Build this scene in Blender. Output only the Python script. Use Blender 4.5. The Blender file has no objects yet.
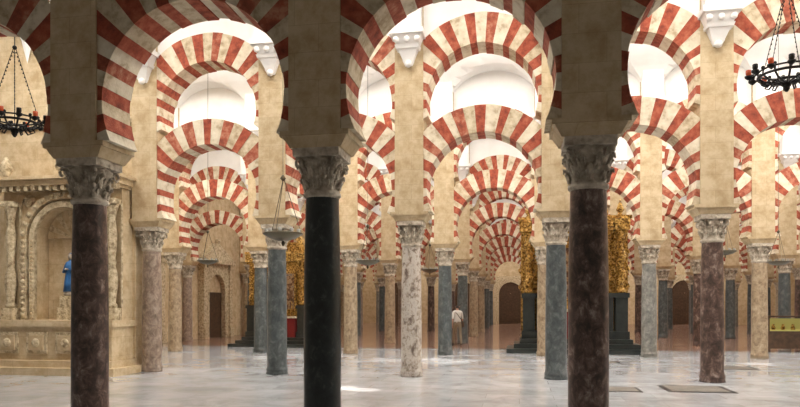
import bpy, math, random
from mathutils import Vector
random.seed(4)
S=bpy.context.scene
pi=math.pi
# ------------------------------------------------------------ materials
def mat(name):
    m=bpy.data.materials.new(name); m.use_nodes=True
    nt=m.node_tree; b=nt.nodes['Principled BSDF']
    return m,nt,b
def N(nt,t,**k):
    n=nt.nodes.new(t)
    for a,v in k.items(): setattr(n,a,v)
    return n
def objco(nt,scale=(1,1,1)):
    tc=N(nt,'ShaderNodeTexCoord'); mp=N(nt,'ShaderNodeMapping')
    mp.inputs['Scale'].default_value=scale
    nt.links.new(tc.outputs['Object'],mp.inputs['Vector']); return mp.outputs['Vector']
def ramp(nt,fac,stops):
    r=N(nt,'ShaderNodeValToRGB'); e=r.color_ramp.elements
    while len(e)<len(stops): e.new(0.5)
    for i,(p,c) in enumerate(stops):
        e[i].position=p; e[i].color=(*c,1)
    nt.links.new(fac,r.inputs['Fac']); return r.outputs['Color']
def noise(nt,vec,scale,detail=5,rough=.6,dist=0):
    n=N(nt,'ShaderNodeTexNoise'); n.inputs['Scale'].default_value=scale
    n.inputs['Detail'].default_value=detail; n.inputs['Roughness'].default_value=rough
    n.inputs['Distortion'].default_value=dist
    nt.links.new(vec,n.inputs['Vector']); return n.outputs['Fac']
def bump(nt,b,h,st=.3,d=.02):
    n=N(nt,'ShaderNodeBump'); n.inputs['Strength'].default_value=st; n.inputs['Distance'].default_value=d
    nt.links.new(h,n.inputs['Height']); nt.links.new(n.outputs['Normal'],b.inputs['Normal'])
def noisy(name,stops,scale=3,rough=.8,bs=.3,bd=.02,metal=0,detail=6,dist=0,bscale=None):
    m,nt,b=mat(name); v=objco(nt); f=noise(nt,v,scale,detail,.6,dist)
    nt.links.new(ramp(nt,f,stops),b.inputs['Base Color'])
    b.inputs['Roughness'].default_value=rough; b.inputs['Metallic'].default_value=metal
    if bs: bump(nt,b,noise(nt,v,bscale or scale*6),bs,bd)
    return m
def plain(name,c,rough=.6,metal=0,em=0):
    m,nt,b=mat(name); b.inputs['Base Color'].default_value=(*c,1)
    b.inputs['Roughness'].default_value=rough; b.inputs['Metallic'].default_value=metal
    if em:
        b.inputs['Emission Color'].default_value=(*c,1); b.inputs['Emission Strength'].default_value=em
    return m
def blockstone(name,c1,c2,mortar,bw=.62,bh=.34,rough=.85,stain=(.68,.59,.47)):
    m,nt,b=mat(name); tc=N(nt,'ShaderNodeTexCoord'); sp=N(nt,'ShaderNodeSeparateXYZ')
    nt.links.new(tc.outputs['Object'],sp.inputs[0])
    ad=N(nt,'ShaderNodeMath',operation='ADD'); nt.links.new(sp.outputs[0],ad.inputs[0]); nt.links.new(sp.outputs[1],ad.inputs[1])
    cb=N(nt,'ShaderNodeCombineXYZ'); nt.links.new(ad.outputs[0],cb.inputs[0]); nt.links.new(sp.outputs[2],cb.inputs[1])
    br=N(nt,'ShaderNodeTexBrick'); br.inputs['Scale'].default_value=1
    br.inputs['Brick Width'].default_value=bw; br.inputs['Row Height'].default_value=bh
    br.inputs['Mortar Size'].default_value=.004
    br.inputs['Color1'].default_value=(*c1,1); br.inputs['Color2'].default_value=(*c2,1); br.inputs['Mortar'].default_value=(*mortar,1)
    nt.links.new(cb.outputs[0],br.inputs['Vector'])
    f=noise(nt,tc.outputs['Object'],3.0,9,.72)
    mx=N(nt,'ShaderNodeMix',data_type='RGBA',blend_type='MULTIPLY'); mx.inputs[0].default_value=.85
    nt.links.new(br.outputs['Color'],mx.inputs[6])
    nt.links.new(ramp(nt,f,[(.36,stain),(.60,(1,1,1))]),mx.inputs[7])
    nt.links.new(mx.outputs[2],b.inputs['Base Color']); b.inputs['Roughness'].default_value=rough
    bump(nt,b,noise(nt,tc.outputs['Object'],14),.3,.02)
    return m
M_stone=blockstone('pier_stone',(.60,.48,.31),(.55,.44,.28),(.47,.37,.23))
M_wall=blockstone('wall_stone',(.68,.55,.36),(.63,.50,.32),(.52,.41,.26),.9,.45)
M_red=noisy('red_brick_voussoir',[(.30,(.17,.038,.022)),(.48,(.34,.07,.036)),(.68,(.48,.14,.075))],7,.92,.5,.03)
M_red2=noisy('pale_red_brick_voussoir',[(.32,(.22,.055,.032)),(.5,(.38,.10,.055)),(.68,(.52,.24,.15))],8,.92,.5,.03)
M_cream=noisy('cream_stone_voussoir',[(.32,(.42,.32,.20)),(.46,(.66,.57,.42)),(.68,(.79,.72,.58))],5,.88,.4,.03)
M_cream2=noisy('tan_stone_voussoir',[(.34,(.37,.27,.16)),(.5,(.57,.47,.32)),(.7,(.72,.63,.47))],6,.88,.4,.03)
M_plaster=noisy('white_plaster',[(.3,(.80,.78,.75)),(.7,(.88,.87,.85))],1.5,.9,.1)
M_cap=noisy('capital_stone',[(.3,(.22,.18,.135)),(.5,(.45,.385,.30)),(.68,(.64,.57,.46))],8,.8,.5,.02)
M_carved=noisy('carved_stone',[(.34,(.30,.22,.13)),(.5,(.58,.47,.30)),(.68,(.76,.65,.46))],10,.85,.9,.04,bscale=24)
def marble(name,stops,scale,rough=.32,dist=.5):
    m,nt,b=mat(name); tc=N(nt,'ShaderNodeTexCoord'); oi=N(nt,'ShaderNodeObjectInfo')
    ad=N(nt,'ShaderNodeVectorMath',operation='MULTIPLY_ADD')
    nt.links.new(oi.outputs['Random'],ad.inputs[0]); ad.inputs[1].default_value=(31,17,23)
    nt.links.new(tc.outputs['Object'],ad.inputs[2])
    mp=N(nt,'ShaderNodeMapping'); mp.inputs['Scale'].default_value=(1,1,.75); nt.links.new(ad.outputs[0],mp.inputs['Vector'])
    f=noise(nt,mp.outputs['Vector'],scale,10,.72,dist)
    nt.links.new(ramp(nt,f,stops),b.inputs['Base Color']); b.inputs['Roughness'].default_value=rough
    bump(nt,b,noise(nt,mp.outputs['Vector'],30),.08,.01)
    return m
COL={
 'redbrown':marble('red_brown_marble',[(.38,(.035,.024,.02)),(.49,(.085,.052,.042)),(.57,(.16,.105,.085)),(.68,(.36,.30,.26))],7),
 'black':marble('black_marble',[(.38,(.007,.010,.010)),(.55,(.016,.022,.022)),(.70,(.07,.075,.07))],8),
 'breccia':marble('breccia_marble',[(.38,(.14,.10,.08)),(.46,(.34,.28,.225)),(.54,(.56,.51,.45)),(.66,(.36,.32,.28))],9),
 'blue':marble('blue_grey_marble',[(.36,(.045,.054,.055)),(.52,(.085,.098,.10)),(.70,(.20,.21,.205))],7),
 'tan':marble('tan_marble',[(.36,(.18,.125,.08)),(.5,(.32,.24,.155)),(.66,(.47,.38,.27))],8),
 'grey':marble('grey_marble',[(.36,(.12,.12,.11)),(.52,(.22,.215,.195)),(.68,(.37,.355,.32))],8),
 'rose':marble('rose_marble',[(.36,(.14,.10,.075)),(.5,(.26,.19,.145)),(.66,(.43,.35,.28))],8)}
M_gold=noisy('gilded_wood',[(.38,(.10,.045,.008)),(.5,(.50,.28,.055)),(.66,(.92,.64,.22))],12,.35,1,.05,metal=.5,bscale=20)
M_dark=noisy('dark_marble_base',[(.3,(.012,.017,.017)),(.7,(.04,.045,.04))],4,.35,0)
M_iron=plain('wrought_iron',(.012,.011,.010),.5,.5)
M_brass=plain('aged_brass',(.10,.085,.055),.4,.8)
M_amber=plain('amber_glass',(.45,.07,.02),.2,0,.3)
M_glass=plain('pale_glass',(.45,.45,.42),.1)
M_redcloth=plain('red_cloth',(.20,.012,.01),.8)
M_wood=noisy('dark_wood',[(.3,(.04,.02,.01)),(.7,(.11,.06,.03))],6,.6,.2)
M_blue=plain('blue_paint',(.03,.14,.36),.6)
M_paint=noisy('oil_painting',[(.3,(.03,.02,.015)),(.48,(.16,.07,.03)),(.56,(.45,.30,.16)),(.7,(.10,.12,.16))],5,.4,0)
def floormat():
    m,nt,b=mat('marble_floor'); tc=N(nt,'ShaderNodeTexCoord'); co=tc.outputs['Object']
    br=N(nt,'ShaderNodeTexBrick'); br.inputs['Scale'].default_value=1; br.offset=.5
    br.inputs['Brick Width'].default_value=1.2; br.inputs['Row Height'].default_value=.6; br.inputs['Mortar Size'].default_value=.004
    br.inputs['Color1'].default_value=(.58,.59,.61,1); br.inputs['Color2'].default_value=(.47,.485,.51,1); br.inputs['Mortar'].default_value=(.36,.355,.35,1)
    nt.links.new(co,br.inputs['Vector'])
    f=noise(nt,co,1.1,8,.7,.6)
    mx=N(nt,'ShaderNodeMix',data_type='RGBA',blend_type='MULTIPLY'); mx.inputs[0].default_value=.8
    nt.links.new(br.outputs['Color'],mx.inputs[6]); nt.links.new(ramp(nt,f,[(.38,(.66,.65,.65)),(.60,(1,1,1))]),mx.inputs[7])
    b2=N(nt,'ShaderNodeTexBrick'); b2.inputs['Scale'].default_value=1
    b2.inputs['Brick Width'].default_value=.5; b2.inputs['Row Height'].default_value=.25; b2.inputs['Mortar Size'].default_value=.006
    b2.inputs['Color1'].default_value=(.34,.19,.135,1); b2.inputs['Color2'].default_value=(.25,.14,.10,1); b2.inputs['Mortar'].default_value=(.32,.26,.21,1)
    nt.links.new(co,b2.inputs['Vector'])
    sp=N(nt,'ShaderNodeSeparateXYZ'); nt.links.new(co,sp.inputs[0])
    gt=N(nt,'ShaderNodeMath',operation='GREATER_THAN'); gt.inputs[1].default_value=26.2; nt.links.new(sp.outputs[1],gt.inputs[0])
    m2=N(nt,'ShaderNodeMix',data_type='RGBA'); nt.links.new(gt.outputs[0],m2.inputs[0])
    nt.links.new(mx.outputs[2],m2.inputs[6]); nt.links.new(b2.outputs['Color'],m2.inputs[7])
    nt.links.new(m2.outputs[2],b.inputs['Base Color'])
    r=N(nt,'ShaderNodeMapRange'); r.inputs[3].default_value=.03; r.inputs[4].default_value=.22
    nt.links.new(noise(nt,co,.9,6),r.inputs[0]); nt.links.new(r.outputs[0],b.inputs['Roughness'])
    b.inputs['IOR'].default_value=1.5
    return m
M_floor=floormat()
# ------------------------------------------------------------ mesh builder
class MB:
    def __init__(s): s.v=[];s.f=[];s.m=[];s.sm=[]
    def add(s,vs,fs,mi=0,smooth=False):
        o=len(s.v); s.v+= [tuple(p) for p in vs]
        for f in fs: s.f.append([o+i for i in f]); s.m.append(mi); s.sm.append(smooth)
    def box(s,x0,x1,y0,y1,z0,z1,mi=0):
        s.frust((x0,x1,y0,y1,z0),(x0,x1,y0,y1,z1),mi)
    def frust(s,a,b,mi=0):
        v=[]
        for (x0,x1,y0,y1,z) in (a,b): v+=[(x0,y0,z),(x1,y0,z),(x1,y1,z),(x0,y1,z)]
        s.add(v,[(3,2,1,0),(4,5,6,7),(0,1,5,4),(1,2,6,5),(2,3,7,6),(3,0,4,7)],mi)
    def lathe(s,prof,cx=0,cy=0,seg=24,mi=0,mod=None,off=None,smooth=True):
        v=[];f=[]
        for i,(r,z) in enumerate(prof):
            ox,oy=off(z) if off else (0,0)
            for j in range(seg):
                t=2*pi*j/seg; rr=r*(mod(t,i) if mod else 1)
                v.append((cx+ox+rr*math.cos(t),cy+oy+rr*math.sin(t),z))
        n=len(prof)
        for i in range(n-1):
            for j in range(seg):
                k=(j+1)%seg; f.append((i*seg+j,i*seg+k,(i+1)*seg+k,(i+1)*seg+j))
        f.append(tuple(reversed(range(seg)))); f.append(tuple((n-1)*seg+j for j in range(seg)))
        s.add(v,f,mi,smooth)
    def ball(s,c,r,mi=0,sz=(1,1,1),seg=12,rings=8):
        v=[];f=[]
        for i in range(rings+1):
            a=pi*i/rings
            for j in range(seg):
                t=2*pi*j/seg
                v.append((c[0]+r*sz[0]*math.sin(a)*math.cos(t),c[1]+r*sz[1]*math.sin(a)*math.sin(t),c[2]-r*sz[2]*math.cos(a)))
        for i in range(rings):
            for j in range(seg):
                k=(j+1)%seg; f.append((i*seg+j,i*seg+k,(i+1)*seg+k,(i+1)*seg+j))
        s.add(v,f,mi,True)
    def tube(s,pts,r,mi=0,seg=8,closed=False):
        P=[Vector(p) for p in pts]; n=len(P); v=[];f=[]
        for i in range(n):
            if closed: d=P[(i+1)%n]-P[i-1]
            else: d=P[min(i+1,n-1)]-P[max(i-1,0)]
            d.normalize(); up=Vector((0,0,1)) if abs(d.z)<.9 else Vector((1,0,0))
            a=d.cross(up).normalized(); b=d.cross(a)
            rr=r[i] if isinstance(r,(list,tuple)) else r
            for j in range(seg):
                t=2*pi*j/seg; v.append(P[i]+a*rr*math.cos(t)+b*rr*math.sin(t))
        for i in range(n if closed else n-1):
            for j in range(seg):
                k=(j+1)%seg; i2=(i+1)%n
                f.append((i*seg+j,i*seg+k,i2*seg+k,i2*seg+j))
        if not closed:
            f.append(tuple(range(seg))); f.append(tuple((n-1)*seg+j for j in reversed(range(seg))))
        s.add(v,f,mi,True)
    def ring(s,cx,zc,ri,ro,y0,y1,a0,a1,n,mats,zmin=None,xc=None,sub=1,jit=0):
        st=(a1-a0)/n
        ang=[a0+st*i+(random.uniform(-jit,jit)*st if 0<i<n else 0) for i in range(n+1)]
        for i in range(n):
            mm=mats[i%len(mats)]
            if isinstance(mm,tuple): mm=random.choice(mm)
            dj=random.uniform(-.012,.012)*(1 if jit else 0)
            for q in range(sub):
                A=ang[i]+(ang[i+1]-ang[i])*q/sub; B=ang[i]+(ang[i+1]-ang[i])*(q+1)/sub
                v=[]
                for y in (y0+dj*.6,y1-dj*.6):
                    for (a,r) in ((A,ri+dj),(A,ro+dj),(B,ro+dj),(B,ri+dj)):
                        x=r*math.cos(a); z=zc+r*math.sin(a)
                        if xc: x=max(-xc,min(xc,x))
                        if zmin: z=max(zmin,z)
                        v.append((cx+x,y,z))
                s.add(v,[(0,1,2,3),(7,6,5,4),(0,4,5,1),(1,5,6,2),(2,6,7,3),(3,7,4,0)],mm)
    def panel(s,cx,x0,x1,zc,r,zt,y0,y1,mi=0,n=24):
        v=[];f=[]
        for y in (y0,y1):
            for i in range(n+1):
                a=pi*i/n; v.append((cx+r*math.cos(a),y,zc+r*math.sin(a)))
            for i in range(n+1): v.append((x1+(x0-x1)*i/n,y,zt))
            v+=[(x1,y,zc),(x0,y,zc)]
        K=2*(n+1)+2
        for i in range(n):
            f.append((i,n+1+i,n+2+i,i+1)); f.append((K+i+1,K+n+2+i,K+n+1+i,K+i)); f.append((i,i+1,K+i+1,K+i))
            f.append((n+1+i,K+n+1+i,K+n+2+i,n+2+i))
        f+=[(0,K-2,n+1),(n,2*n+1,K-1),(K,K+n+1,2*K-2),(K+n,2*K-1,K+2*n+1)]
        f+=[(K-2,2*K-2,K+n+1,n+1),(K-1,2*n+1,K+2*n+1,2*K-1)]
        s.add(v,f,mi)
    def mesh(s,name,mats):
        me=bpy.data.meshes.new(name); me.from_pydata(s.v,[],s.f)
        for m in mats: me.materials.append(m)
        me.polygons.foreach_set('material_index',s.m); me.polygons.foreach_set('use_smooth',s.sm)
        me.update(); return me
def obj(name,me,loc=(0,0,0),rot=0,parent=None,scale=1):
    o=bpy.data.objects.new(name,me); S.collection.objects.link(o)
    o.location=loc; o.rotation_euler=(0,0,rot); o.scale=(scale,)*3
    if parent: o.parent=parent
    return o
# ------------------------------------------------------------ grid
X0=.81; SP=3.3; Y1=8.3; D=7.2; NR=8
def gx(k): return X0+SP*k
SPRING=3.80
def column_mesh(name,m):
    b=MB()
    b.lathe([(.265,0),(.265,.05),(.25,.07),(.265,.10),(.26,.13),(.245,.16),(.238,.2),(.239,1.1),(.231,2.2),(.212,3.0),(.212,3.04)],seg=32,mi=0)
    def md(t,i):
        if i in (5,6): return 1+.13*math.cos(8*t)
        if i in (4,): return 1+.05*math.cos(8*t)
        if i in (9,10): return 1+.14*math.cos(8*t+pi)
        if i==8: return 1+.05*math.cos(8*t+pi)
        return 1
    b.lathe([(.21,3.0),(.24,3.03),(.24,3.07),(.208,3.09),(.215,3.18),(.24,3.24),(.24,3.27),(.22,3.28),(.23,3.36),(.26,3.44),(.26,3.47),(.25,3.48),(.28,3.51)],seg=48,mi=1,mod=md)
    for sx in (-1,1):
        for sy in (-1,1):
            d=(sx*.7071,sy*.7071)
            pts=[];rr=[]
            for q in range(14):
                a=-1.2+q*.55; R_=.07*(1-q/16)
                pts.append((d[0]*(.31+R_*math.cos(a)),d[1]*(.31+R_*math.cos(a)),3.43+R_*math.sin(a))); rr.append(.024*(1-q/24))
            b.tube(pts,rr,1,6)
            b.tube([(sx*.15,sy*.15,3.25),(sx*.18,sy*.18,3.36),(sx*.225,sy*.225,3.47)],[.02,.03,.03],1)
    for sx,sy in ((1,0),(-1,0),(0,1),(0,-1)): b.ball((sx*.28,sy*.28,3.53),.040,1)
    for tier,(z0,z1,r0,r1,ph) in enumerate(((3.10,3.26,.218,.285,0),(3.22,3.41,.228,.31,pi/8))):
        for i in range(8):
            t=2*pi*i/8+ph; c,s_=math.cos(t),math.sin(t)
            b.tube([(r0*c,r0*s_,z0),(r0*1.05*c,r0*1.05*s_,(z0+z1)/2),((r0+r1)/2*c,(r0+r1)/2*s_,z1-.02),(r1*c,r1*s_,z1),(r1*1.03*c,r1*1.03*s_,z1-.045)],[.028,.036,.033,.026,.012],1,6)
            for e in (-1,1):
                t2=t+e*.17; c2,s2=math.cos(t2),math.sin(t2)
                b.tube([(r0*c2,r0*s2,z0+.02),(r0*1.08*c2,r0*1.08*s2,(z0+z1)/2),(r1*.95*c2,r1*.95*s2,z1-.05)],[.018,.022,.010],1,5)
    v=[];f=[];n=32
    for z in (3.50,3.60):
        for j in range(n):
            t=2*pi*j/n; c=abs(math.cos(2*t)); r=.42-.12*c**.8
            v.append((r*math.cos(t),r*math.sin(t),z))
    for j in range(n): f.append((j,(j+1)%n,n+(j+1)%n,n+j))
    f+= [tuple(reversed(range(n))),tuple(range(n,2*n))]
    b.add(v,f,1)
    return b.mesh(name,[m,M_cap])
COLM={k:column_mesh('column_'+k,m) for k,m in COL.items()}
def arcade_mesh(k0,k1):
    b=MB()
    for k in range(k0,k1+1):
        x=gx(k)
        b.frust((x-.33,x+.33,-.31,.31,3.60),(x-.41,x+.41,-.355,.355,3.73),2)
        b.box(x-.44,x+.44,-.37,.37,3.73,SPRING,2)
        b.box(x-.33,x+.33,-.36,.36,SPRING,9.4,2)
        for sy in (-1,1):
            y=.36*sy
            for (w0,d0,z0,w1,d1,z1) in ((.08,.05,7.12,.13,.12,7.22),(.12,.10,7.22,.22,.24,7.45),(.26,.26,7.45,.28,.30,7.52),(.25,.26,7.52,.33,.40,7.72),(.38,.44,7.72,.38,.44,7.84)):
                ya0,yb0=sorted((y-.05*sy,y+d0*sy)); ya1,yb1=sorted((y-.05*sy,y+d1*sy))
                b.frust((x-w0,x+w0,ya0,yb0,z0),(x-w1,x+w1,ya1,yb1,z1),4)
            for q in (-.24,0,.24): b.ball((x+q,y+.42*sy*.8,7.62),.07,4)
            b.ball((x,y+.1*sy,7.14),.08,4)
            ya,yb=sorted((y-.05*sy,y+.34*sy)); b.box(x-.31,x+.31,ya,yb,7.84,9.3,4)
    for k in range(k0,k1):
        cx=gx(k)+SP/2; a=math.asin((4.32-SPRING)/1.25)
        b.ring(cx,4.32,1.25,1.86,-.325,.325,-a,pi+a,27,((1,1,6),(0,0,5)),zmin=SPRING,xc=1.62,sub=2,jit=.15)
        b.ring(cx,6.32,1.25,1.93,-.345,.345,-.28,pi+.28,25,((1,1,6),(0,0,5)),xc=1.62,sub=2,jit=.15)
        b.panel(cx,cx-1.62,cx+1.62,6.32,1.58,9.5,-.30,.30,4)
    return b.mesh('arcade',[M_red,M_cream,M_stone,M_cap,M_plaster,M_red2,M_cream2])
A_full=arcade_mesh(-5,7); A_row2=arcade_mesh(-3,7)
special={(0,-2):'redbrown',(0,-1):'black',(0,0):'redbrown',(1,-3):'rose',(1,-2):'blue',(1,-1):'breccia',(1,0):'blue',(1,1):'redbrown',
 (2,-4):'tan',(2,-3):'blue',(2,-2):'tan',(2,-1):'blue',(2,0):'tan',(2,1):'grey',(2,2):'tan',(3,-1):'blue',(3,-2):'tan'}
for r in range(NR):
    y=Y1+D*r
    obj('horseshoe_arch_arcade',A_row2 if r==1 else A_full,(0,y,0))
    for k in range(-3 if r==1 else -5,8):
        c=special.get((r,k)) or random.choice(['blue','tan','rose','grey','blue','redbrown'])
        obj('marble_column',COLM[c],(gx(k),y,0),random.choice([0,pi/2,pi]))
# ------------------------------------------------------------ vaults
def vault():
    v=[];f=[];nx=16*13;ny=28;hw=3.32
    for i in range(nx+1):
        x=gx(-5)-1.65+ (13*SP)*i/nx
        u=((x-gx(-5))%SP)-SP/2
        hB=1.6*math.sqrt(max(0,1-(u/1.65)**2))
        for j in range(ny+1):
            y=-hw*math.cos(pi*j/ny)
            hA=2.45*math.sqrt(max(0,1-(y/hw)**2))
            v.append((x,y,7.84+max(hA,hB)))
    for i in range(nx):
        for j in range(ny):
            a=i*(ny+1)+j; f.append((a,a+1,a+ny+2,a+ny+1))
    b=MB(); b.add(v,f,0,False); return b.mesh('vault',[M_plaster])
V=vault()
for r in range(-1,NR): obj('ceiling' ,V,(0,Y1+D*(r+.5),0))
# ------------------------------------------------------------ room shell
b=MB(); b.box(-24,26,-8,67,-.2,0); obj('floor',b.mesh('floor',[M_floor]))
YE=Y1+D*NR-.3
b=MB(); b.box(-16.6,26,YE,YE+.5,0,10.6)
obj('wall_back',b.mesh('wb',[M_wall]))
b=MB(); b.box(-16.6,-16.05,16.1,YE,0,10.6); obj('wall_left',b.mesh('wl',[M_wall]))
b=MB(); b.box(25.2,25.7,0,YE,0,10.6); obj('wall_right',b.mesh('wr',[M_wall]))
b=MB(); b.box(-24,-9.42,15.3,15.9,0,10.4)
b.ring(-15.2,4.4,1.0,1.3,15.18,15.32,0,pi,18,(1,))
b.box(-16.5,-16.2,15.18,15.32,0,4.4,1); b.box(-14.2,-13.9,15.18,15.32,0,4.4,1)
b.box(-24,-9.42,15.2,15.32,6.2,6.35,1)
obj('wall_front_left',b.mesh('wfl',[M_wall,M_carved]))
for i,(x,w) in enumerate(((-12,1.1),(-5.5,1.2),(-.85,1.1),(7,1.2),(15,1.2))):
    b=MB(); b.box(-w,w,-.12,0,0,2.9,0); b.panel(0,-w-.5,w+.5,2.9,w,4.6,-.2,0,1)
    b.box(-w-.5,-w,-.2,0,0,2.9,1); b.box(w,w+.5,-.2,0,0,2.9,1)
    b.ring(0,2.9,.05,w,-.12,-.02,0,pi,10,(0,))
    for q in (-.5,.5):
        for z in (.4,1.3,2.2): b.box((q-.38)*w,(q+.38)*w,-.16,-.1,z,z+.7,0)
    obj('door_%d'%(i+1),b.mesh('door',[M_wood,M_carved]),(x,YE,0))
def portal(y):
    b=MB()
    b.box(-1.0,1.0,-.02,.0,0,2.4,1)
    b.panel(0,-1.4,1.4,2.4,.95,3.9,-.25,.0,0)
    for s in (-1,1):
        xa,xb=sorted((s*.95,s*1.4)); b.box(xa,xb,-.25,0,0,2.4,0)
        xa,xb=sorted((s*1.35,s*1.7)); b.box(xa,xb,-.4,0,0,.5,0); b.box(xa,xb,-.33,0,.5,3.6,0); b.box(xa-.05,xb+.05,-.4,0,3.6,3.9,0)
    b.box(-1.85,1.85,-.45,0,3.9,4.15,0); b.frust((-1.8,1.8,-.4,0,4.15),(-.1,.1,-.3,0,5.0),0)
    b.ball((0,-.25,5.1),.15,0)
    obj('stone_portal',b.mesh('portal',[M_carved,M_wood]),(-16.04,y,0),pi/2)
portal(33.4); portal(40.7); portal(26.2)
# ------------------------------------------------------------ carved stone chapel front (left)
b=MB(); xa,xb=-12.75,-9.5; cx=-11.05; yf=14.85
b.box(xa-.15,xb+.25,yf-.75,15.3,0,.18); b.box(xa-.05,xb+.12,yf-.6,15.3,.18,.34)
b.box(xa+.05,xb+.02,yf-.45,15.3,.34,1.15); b.box(xa,xb+.08,yf-.52,15.3,1.15,1.3)
for q in range(4):
    x=xa+.25+q*.78; b.box(x,x+.55,yf-.49,yf-.44,.5,1.02,1); b.box(x+.08,x+.47,yf-.52,yf-.48,.58,.94,0); b.ball((x+.275,yf-.52,.76),.11,1,(1,.4,1))
b.box(xa,cx-.78,yf,15.3,1.3,3.3); b.box(cx+.78,xb,yf,15.3,1.3,3.3)
b.panel(cx,xa,xb,3.3,.78,4.5,yf,15.3,0)
b.ring(cx,3.3,.78,.92,yf-.10,yf+.02,0,pi,24,(1,)); b.ring(cx,3.3,.98,1.14,yf-.14,yf+.02,0,pi,30,(1,0))
for s in (-1,1):
    for (a,c,d) in ((.78,.92,.10),(.98,1.12,.14)):
        x0_,x1_=sorted((cx+s*a,cx+s*c)); b.box(x0_,x1_,yf-d,yf+.02,1.3,3.3,1)
    for q in range(14): b.ball((cx+s*1.05,yf-.14,1.42+q*.14),.055,1)
    for q in range(20): b.ball((cx+s*.85,yf-.10,1.36+q*.10),.035,0,seg=8,rings=5)
    xs=cx+s*1.38
    b.box(xs-.2,xs-.17,yf-.06,yf,1.6,4.2,1); b.box(xs+.17,xs+.2,yf-.06,yf,1.6,4.2,1)
    b.box(xs-.16,xs+.16,yf-.28,yf,1.3,1.6,1)
    b.lathe([(.11,1.6),(.13,1.66),(.08,1.72),(.10,1.9),(.14,2.15),(.13,2.4),(.07,2.62),(.10,2.68),(.075,2.8),(.11,3.1),(.12,3.4),(.07,3.75),(.1,3.82),(.09,3.86),(.15,4.05),(.17,4.1)],xs,yf-.14,20,1,lambda t,i:1+.06*math.cos(8*t))
    b.box(xs-.18,xs+.18,yf-.30,yf,4.1,4.22,1)
    b.ball((cx+s*.95,yf-.03,4.25),.16,1,(1,.5,1))
    b.tube([(cx+s*(.95+.16*math.cos(q*.6)*(1-q/16)),yf-.08,4.2+.16*math.sin(q*.6)*(1-q/16)) for q in range(14)],.025,1,6)
for i in range(13):
    a=pi*(i+.5)/13; b.ball((cx+1.06*math.cos(a),yf-.14,3.3+1.06*math.sin(a)),.06,1)
b.ring(cx,3.35,0.02,.74,15.2,15.31,0,pi,12,(1,0))
b.box(cx-.26,cx+.26,14.9,15.3,1.3,1.62,1); b.box(cx-.2,cx+.2,14.93,15.25,1.62,1.9,1)
b.box(xa-.02,xb+.05,yf-.2,15.3,4.5,4.58); b.box(xa-.1,xb+.12,yf-.34,15.3,4.58,4.72); b.box(xa-.18,xb+.2,yf-.42,15.3,4.72,4.8)
for q in range(17): 
    x=xa+.02+q*.2; b.box(x,x+.09,yf-.32,yf-.18,4.46,4.58,1)
for x in (xa,cx,xb): b.lathe([(.14,4.8),(.08,4.9),(.17,5.05),(.12,5.2),(.03,5.35)],x+(.15 if x<cx else -.15 if x>cx else 0),yf-.1,14,1)
b.box(-15.4,-12.9,14.95,15.3,0,1.3); b.box(-15.5,-12.85,14.9,15.3,1.3,1.4,1)
obj('carved_stone_chapel_front',b.mesh('chapel',[M_wall,M_carved]))
b=MB()
b.lathe([(.16,0),(.2,.04),(.17,.12)],0,0,16,1)
b.lathe([(.2,.12),(.17,.40),(.14,.65),(.17,.85),(.13,.98),(.05,1.03),(.05,1.06)],0,0,20,0,lambda t,i:1+.06*math.cos(7*t))
b.ball((0,-.01,1.14),.085,1,(.85,.95,1.2)); b.ball((0,.03,1.15),.1,0,(.95,.8,1.2))
for s in (-1,1): b.tube([(s*.15,0,.9),(s*.19,-.06,.7),(s*.06,-.17,.75)],[.05,.045,.03],0); b.ball((s*.03,-.19,.77),.03,1)
obj('robed_saint_statue',b.mesh('statue',[M_blue,M_cap]),(-11.05,15.08,1.9),0,None,.85)
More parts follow.
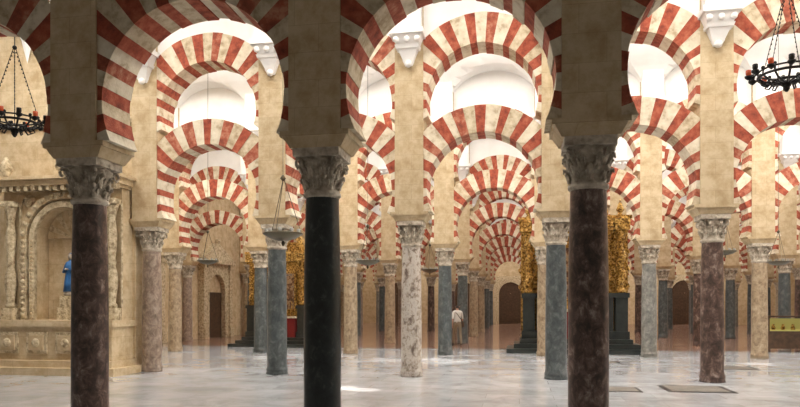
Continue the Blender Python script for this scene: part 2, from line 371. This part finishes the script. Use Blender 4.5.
# ------------------------------------------------------------ gilded altarpieces
def altar_mesh():
    b=MB()
    b.box(-2.4,2.4,-1.6,.7,0,.16,1); b.box(-2.15,2.15,-1.25,.65,.16,.32,1); b.box(-1.95,1.95,-.9,.6,.32,.48,1)
    b.box(-1.9,1.9,.0,.5,.48,4.4,0)
    b.box(-.85,.85,-.75,0,.48,1.45,2); b.box(-.92,.92,-.82,0,1.45,1.55,3)
    for s in (-1,1):
        for X in (1.62,1.12):
            x=s*X; d=-.28
            b.box(x-.26,x+.26,d-.3,0,.48,.75,1); b.box(x-.21,x+.21,d-.24,0,.75,1.95,1); b.box(x-.26,x+.26,d-.3,0,1.95,2.12,1)
            prof=[(.17,2.12),(.18,2.2)]+[(.135+.018*math.sin(i*1.9),2.2+i*.05) for i in range(1,38)]+[(.13,4.1),(.2,4.3),(.22,4.36)]
            b.lathe(prof,x,d,16,0,None,lambda z:(.055*math.cos(z*9),.055*math.sin(z*9)) if 2.2<z<4.1 else (0,0))
            for q in range(22):
                z=2.25+q*.084; a=z*9+1.6
                b.ball((x+.145*math.cos(a),d+.145*math.sin(a),z),.035,0,seg=8,rings=5)
            b.box(x-.27,x+.27,d-.28,0,4.36,4.75,0)
            for q in (-1,1): b.ball((x+q*.16,d-.2,4.3),.07,0)
        b.lathe([(.13,4.9),(.06,5.0),(.15,5.12),(.08,5.3),(.02,5.5)],s*1.62,-.1,14,0)
        for q in range(5):
            z=2.5+q*.42; b.box(s*1.37-.09,s*1.37+.09,-.05,0,z-.15,z+.15,0); b.ball((s*1.37,-.05,z),.07,0,(1,.6,1))
        for q in range(3):
            zc=2.5+q*.62
            b.tube([(s*(1.86+.10*math.sin(t*.7)),.15,zc-.3+t*.07) for t in range(10)],[.02+.03*math.sin(t/9*pi) for t in range(10)],0)
    b.box(-1.95,1.95,-.25,.5,4.4,4.78,0); b.box(-2.0,2.0,-.38,.5,4.78,4.9,0)
    b.ring(0,4.9,.95,1.2,-.2,.4,0,pi,20,(0,)); b.panel(0,-1.0,1.0,4.7,.35,5.4,0,.3,0)
    b.ball((0,-.05,5.45),.36,0,(1,.4,1)); b.lathe([(.12,6.05),(.07,6.15),(.14,6.28),(.02,6.5)],0,.1,14,0)
    b.box(-.72,.72,-.1,0,1.8,3.9,0); b.box(-.6,.6,-.13,-.09,1.92,3.78,4)
    for i in range(17):
        for s in (-1,1): b.ball((s*.69,-.11,1.85+i*.125),.045,0,seg=8,rings=6)
    for s in (-1,1):
        b.lathe([(.09,1.55),(.03,1.6),(.05,1.75),(.025,1.8),(.03,2.05),(.06,2.08),(.018,2.09),(.018,2.3)],s*.6,-.45,12,0)
    return b.mesh('altar',[M_gold,M_dark,M_redcloth,M_cream,M_paint])
AM=altar_mesh()
obj('gilded_altarpiece',AM,(1.95,25.3,0)); obj('gilded_altarpiece',AM,(-9.72,26.8,0),0,None,.8)
# ------------------------------------------------------------ iron chandeliers
def chandelier():
    b=MB()
    circ=lambda r,z,n=28:[(r*math.cos(2*pi*i/n),r*math.sin(2*pi*i/n),z) for i in range(n)]
    b.tube(circ(.40,0),.022,0,closed=True); b.tube(circ(.40,.08),.015,0,closed=True); b.tube(circ(.20,-.08),.018,0,closed=True)
    b.ball((0,0,-.13),.07,0); b.lathe([(.02,-.25),(.05,-.2),(.03,-.15)],0,0,10,0)
    for i in range(12):
        a=2*pi*i/12; c,s=math.cos(a),math.sin(a)
        b.tube([(0,0,-.13),(.12*c,.12*s,-.10),(.2*c,.2*s,-.08),(.3*c,.3*s,-.07),(.40*c,.40*s,0),(.40*c,.40*s,.08),(.47*c,.47*s,.03),(.52*c,.52*s,.0),(.55*c,.55*s,.03)],.017,0,6)
        b.lathe([(.02,.0),(.055,.03),(.06,.06)],.53*c,.53*s,10,0)
        b.lathe([(.03,.06),(.042,.10),(.042,.15),(.036,.155)],.53*c,.53*s,10,1 if i%2 else 0)
        b.tube([(.2*c,.2*s,-.08),(.27*c,.27*s,-.15),(.33*c,.33*s,-.12),(.30*c,.30*s,-.08)],.014,0,6)
        b.ball((.40*c,.40*s,.11),.03,0,seg=8,rings=6)
    for i in range(4):
        a=2*pi*i/4+.4; b.tube([(.4*math.cos(a),.4*math.sin(a),.08),(.02*math.cos(a),.02*math.sin(a),1.35)],.006,0,6)
        for q in range(18):
            t=q/18; b.ball((.4*(1-t)*math.cos(a),.4*(1-t)*math.sin(a),.08+1.27*t),.011,0,(1,1,1.7),6,4)
    b.ball((0,0,1.37),.04,0)
    return b
def hang(mb,z,top,mi=0,r=.008):
    mb.tube([(0,0,z),(0,0,top)],r,mi,6)
for (x,y,z,s) in ((-8.55,10.2,4.78,.95),(3.9,10.8,5.05,.95)):
    b=chandelier(); hang(b,1.35,(10.2-z)/s)
    obj('iron_chandelier',b.mesh('chandelier',[M_iron,M_amber]),(x,y,z),.3,None,s)
def dish():
    b=MB(); n=30
    b.lathe([(.03,-.14),(.12,-.13),(.30,-.08),(.42,0),(.44,.02),(.41,.01),(.29,-.06),(.1,-.11)],0,0,32,0)
    b.tube([(.44*math.cos(2*pi*i/n),.44*math.sin(2*pi*i/n),.02) for i in range(n)],.018,0,closed=True)
    b.lathe([(.015,-.26),(.04,-.21),(.02,-.13)],0,0,10,0)
    for i in range(9):
        a=2*pi*i/9; b.lathe([(.025,.02),(.04,.05),(.045,.12),(.04,.125)],.37*math.cos(a),.37*math.sin(a),10,1)
    for i in range(3):
        a=2*pi*i/3+.5; b.tube([(.43*math.cos(a),.43*math.sin(a),.02),(.01,0,1.3)],.008,0,6)
    b.lathe([(.02,1.22),(.07,1.28),(.02,1.36)],0,0,12,0)
    return b
for (x,y,z,s) in ((-5.03,13.83,3.18,.95),(-4.22,18.5,2.9,.78),(-3.42,25.8,3.05,.75),(5.43,19.25,3.1,.65),(6.45,18.4,2.75,.6),(-9.3,19,3.0,.7)):
    b=dish(); hang(b,1.3,(10.2-z)/s)
    obj('hanging_oil_lamp',b.mesh('lamp',[M_brass,M_glass]),(x,y,z),0,None,s)
# ------------------------------------------------------------ display cases
M_lit=plain('lit_case_lining',(.55,.50,.16),.6,0,.25)
for (x,y) in ((9.6,26.5),(11.6,26.9)):
    b=MB(); b.box(-.8,.8,-.35,.35,.12,.75,0)
    for sx in (-.74,.74):
        for sy in (-.3,.3): b.box(sx-.04,sx+.04,sy-.04,sy+.04,0,.12,0); b.box(sx-.03,sx+.03,sy-.03,sy+.03,.75,1.25,0)
    b.box(-.72,.72,-.3,.3,.75,.79,1); b.box(-.72,.72,.24,.27,.79,1.2,1); b.box(-.8,.8,-.35,.35,1.25,1.3,0)
    for q in range(4): b.lathe([(.06,.79),(.08,.86),(.04,.95),(.05,1.0)],-.5+q*.33,-.05,10,2)
    obj('museum_display_case',b.mesh('case',[M_wood,M_lit,M_gold]),(x,y,0))
M_slab=noisy('dark_grave_slab',[(.3,(.10,.09,.075)),(.7,(.20,.17,.14))],5,.6,.2)
for (x,y,w,d) in ((3.42,14.05,.62,.55),(1.95,13.75,.36,.4),(5.6,19.1,.5,.5),(2.1,20.4,.8,.4)):
    b=MB(); b.box(-w,w,-d,d,0,.006,0)
    b.box(-w*.85,w*.85,-d*.85,d*.85,.006,.009,1)
    obj('grave_slab',b.mesh('slab',[M_iron,M_slab]),(x,y,0))
# ------------------------------------------------------------ walking man
def man(loc,rot):
    V_=[];E=[];R=[]
    def v(p,r,par=None):
        V_.append(p);R.append(r if isinstance(r,tuple) else (r,r)); i=len(V_)-1
        if par is not None: E.append((par,i))
        return i
    pel=v((0,0,.96),(.155,.11)); sp=v((0,.01,1.12),(.145,.10),pel); ch=v((0,.02,1.32),(.17,.115),sp)
    ub=v((0,.02,1.42),(.12,.085),ch); nk=v((0,.03,1.50),.052,ub); hd0=v((0,.045,1.56),.066,nk); hd=v((0,.05,1.63),(.082,.092),hd0); ht=v((0,.045,1.69),.066,hd)
    for s,fw in ((-1,.26),(1,-.22)):
        hp=v((s*.10,.0,.90),.095,pel); kn=v((s*.10,fw*.55+.04,.50),.062,hp); 
        cf=v((s*.10,fw*.8+.0,.32),.055,kn); an=v((s*.10,fw+(-.02),.10),.045,cf)
        ft=v((s*.11,fw+.07,.05),.042,an); v((s*.115,fw+.16,.036),.034,ft)
        sh=v((s*.175,.02,1.42),.062,ub); a2=-fw
        el=v((s*.235,a2*.35-.01,1.15),.045,sh); wr=v((s*.24,a2*.6+.06,.92),.028,el)
        pm=v((s*.24,a2*.65+.08,.85),(.022,.038),wr)
        for q in range(4):
            f1=v((s*.238,a2*.65+.055+.018*q,.79),.010,pm); f2=v((s*.228,a2*.65+.062+.018*q,.755),.009,f1); v((s*.215,a2*.65+.066+.018*q,.725+(.006 if q in(0,3) else 0)),.008,f2)
        t1=v((s*.225,a2*.65+.125,.855),.011,pm); v((s*.215,a2*.65+.14,.82),.010,t1)
    me=bpy.data.meshes.new('sk'); me.from_pydata(V_,E,[]); o=bpy.data.objects.new('tmp',me); S.collection.objects.link(o)
    md=o.modifiers.new('s','SKIN'); md.use_smooth_shade=True
    for i,r in enumerate(R): me.skin_vertices[0].data[i].radius=r
    me.skin_vertices[0].data[0].use_root=True
    sb=o.modifiers.new('b','SUBSURF'); sb.levels=2; sb.render_levels=2
    dg=bpy.context.evaluated_depsgraph_get(); ev=o.evaluated_get(dg); nm=bpy.data.meshes.new_from_object(ev)
    bpy.data.objects.remove(o)
    mats=[plain('skin',(.45,.25,.17),.6),noisy('white_shirt',[(.3,(.68,.66,.62)),(.7,(.80,.78,.74))],8,.8,.2),plain('khaki_trousers',(.26,.22,.16),.85),plain('brown_shoes',(.05,.03,.02),.5),plain('grey_hair',(.07,.06,.05),.8)]
    for m in mats: nm.materials.append(m)
    for p in nm.polygons:
        c=p.center; arm=abs(c.x)>.19 and c.z<1.32
        if c.z<.09: k=3
        elif arm and c.z<1.13: k=0
        elif c.z<1.0: k=2
        elif c.z<1.49: k=1
        elif c.z>1.58 and (c.y<.06 or c.z>1.70): k=4
        else: k=0
        p.material_index=k; p.use_smooth=True
    zm=min(v_.co.z for v_ in nm.vertices)
    e=bpy.data.objects.new('walking_man',None); S.collection.objects.link(e); e.location=(loc[0],loc[1],loc[2]-zm); e.rotation_euler=(0,0,rot)
    obj('body',nm,parent=e)
    b=MB()
    b.tube([(0,.14,1.66),(0,.165,1.635),(0,.15,1.62)],[.012,.018,.012],0); 
    for s in (-1,1):
        b.ball((s*.088,.045,1.635),.028,0,(.4,.7,1.1)); b.ball((s*.032,.132,1.66),.012,1); b.ball((s*.032,.135,1.68),.016,2,(1.2,.4,.3))
    b.ball((0,.135,1.595),.022,3,(1.2,.4,.35))
    obj('face',b.mesh('face',[mats[0],plain('eye',(.1,.08,.06),.3),mats[4],plain('lip',(.4,.15,.12),.6)]),parent=e)
    b=MB(); b.tube([(-.14,.0,1.44),(-.05,-.12,1.35),(.12,-.13,1.1),(.22,-.06,.98)],.014,0); b.tube([(-.14,.0,1.44),(-.02,.15,1.30),(.12,.13,1.1),(.22,.05,.98)],.014,0)
    b.frust((.185,.26,-.14,.12,.78),(.195,.245,-.12,.10,1.0),0)
    obj('shoulder_bag',b.mesh('bag',[M_wood]),parent=e)
man((-2.57,28.2,0),.35)
# ------------------------------------------------------------ lights
w=bpy.data.worlds.new('World'); S.world=w; w.use_nodes=True
bg=w.node_tree.nodes['Background']; bg.inputs[0].default_value=(1,.88,.72,1); bg.inputs[1].default_value=.15
def area(y,z,sx,sy,p,up=False,col=(1,.97,.92),x=4):
    l=bpy.data.lights.new('nave_fill_light','AREA'); l.shape='RECTANGLE'; l.size=sx; l.size_y=sy; l.energy=p; l.color=col  # added fill lamp, hidden under the closed vault, no skylight opening there
    o=bpy.data.objects.new('nave_fill_light',l); S.collection.objects.link(o); o.location=(x,y,z)
    if up: o.rotation_euler=(pi,0,0)
for r in range(NR):
    y=Y1+D*(r+.5); g=[1.05,.98,.62,.4,.32,.32,.5,.8][r]
    area(y,9.3,38,1.3,[1900,2100,1650,1150,800,750,750,900][r],True)  # added upward strip, out of view, brightens the white vault
    for i,x in enumerate((-11,-4.1,2.5,9.1,17)):
        e=[170,110,165,250,230][i]*([1,1.1,.9,1.1,.8,1][(i*2+r)%6])
        area(y,9.25,2.0,1.2,e*g,x=x)  # downward fill lamps standing in for separate vault windows
def spot(x,y,tx,ty,p,ang,z=7.7):
    l=bpy.data.lights.new('sunbeam','SPOT'); l.energy=p; l.spot_size=math.radians(ang); l.spot_blend=.7; l.shadow_soft_size=.05; l.color=(1,.96,.88)
    o=bpy.data.objects.new('sunbeam',l); S.collection.objects.link(o); o.location=(x,y,z)
    o.rotation_euler=(Vector((tx,ty,0))-Vector((x,y,z))).to_track_quat('-Z','Y').to_euler()
spot(-5.5,12.2,-3.6,13.0,7000,7); spot(-5.5,12.0,-3.0,12.8,5500,5)
for (tx,ty,p,a) in ((-3.9,19.8,3500,10),(-3.0,20.6,4500,12),(-1.9,20.0,4500,11),(-2.4,19.3,3000,8)): spot(tx-2.2,ty-.6,tx,ty,p,a)
spot(-1,19,.9,20.8,4500,8); spot(-.6,18.6,1.6,20.2,3500,7)
spot(-8.6,18,-7.8,20.2,3500,11); spot(-8,18.4,-6.9,20.9,3000,9)
spot(4.6,18.5,6.8,20.6,3500,9); spot(5.6,18.5,8.2,20.0,3500,10)
# ------------------------------------------------------------ camera
c=bpy.data.cameras.new('cam'); c.sensor_width=36; c.lens=671/800*36; c.shift_y=103.5/800; c.clip_end=300
o=bpy.data.objects.new('camera',c); S.collection.objects.link(o); o.location=(0,0,1.62); o.rotation_euler=(pi/2,0,math.radians(10.1))
S.camera=o
S.view_settings.view_transform='Standard'
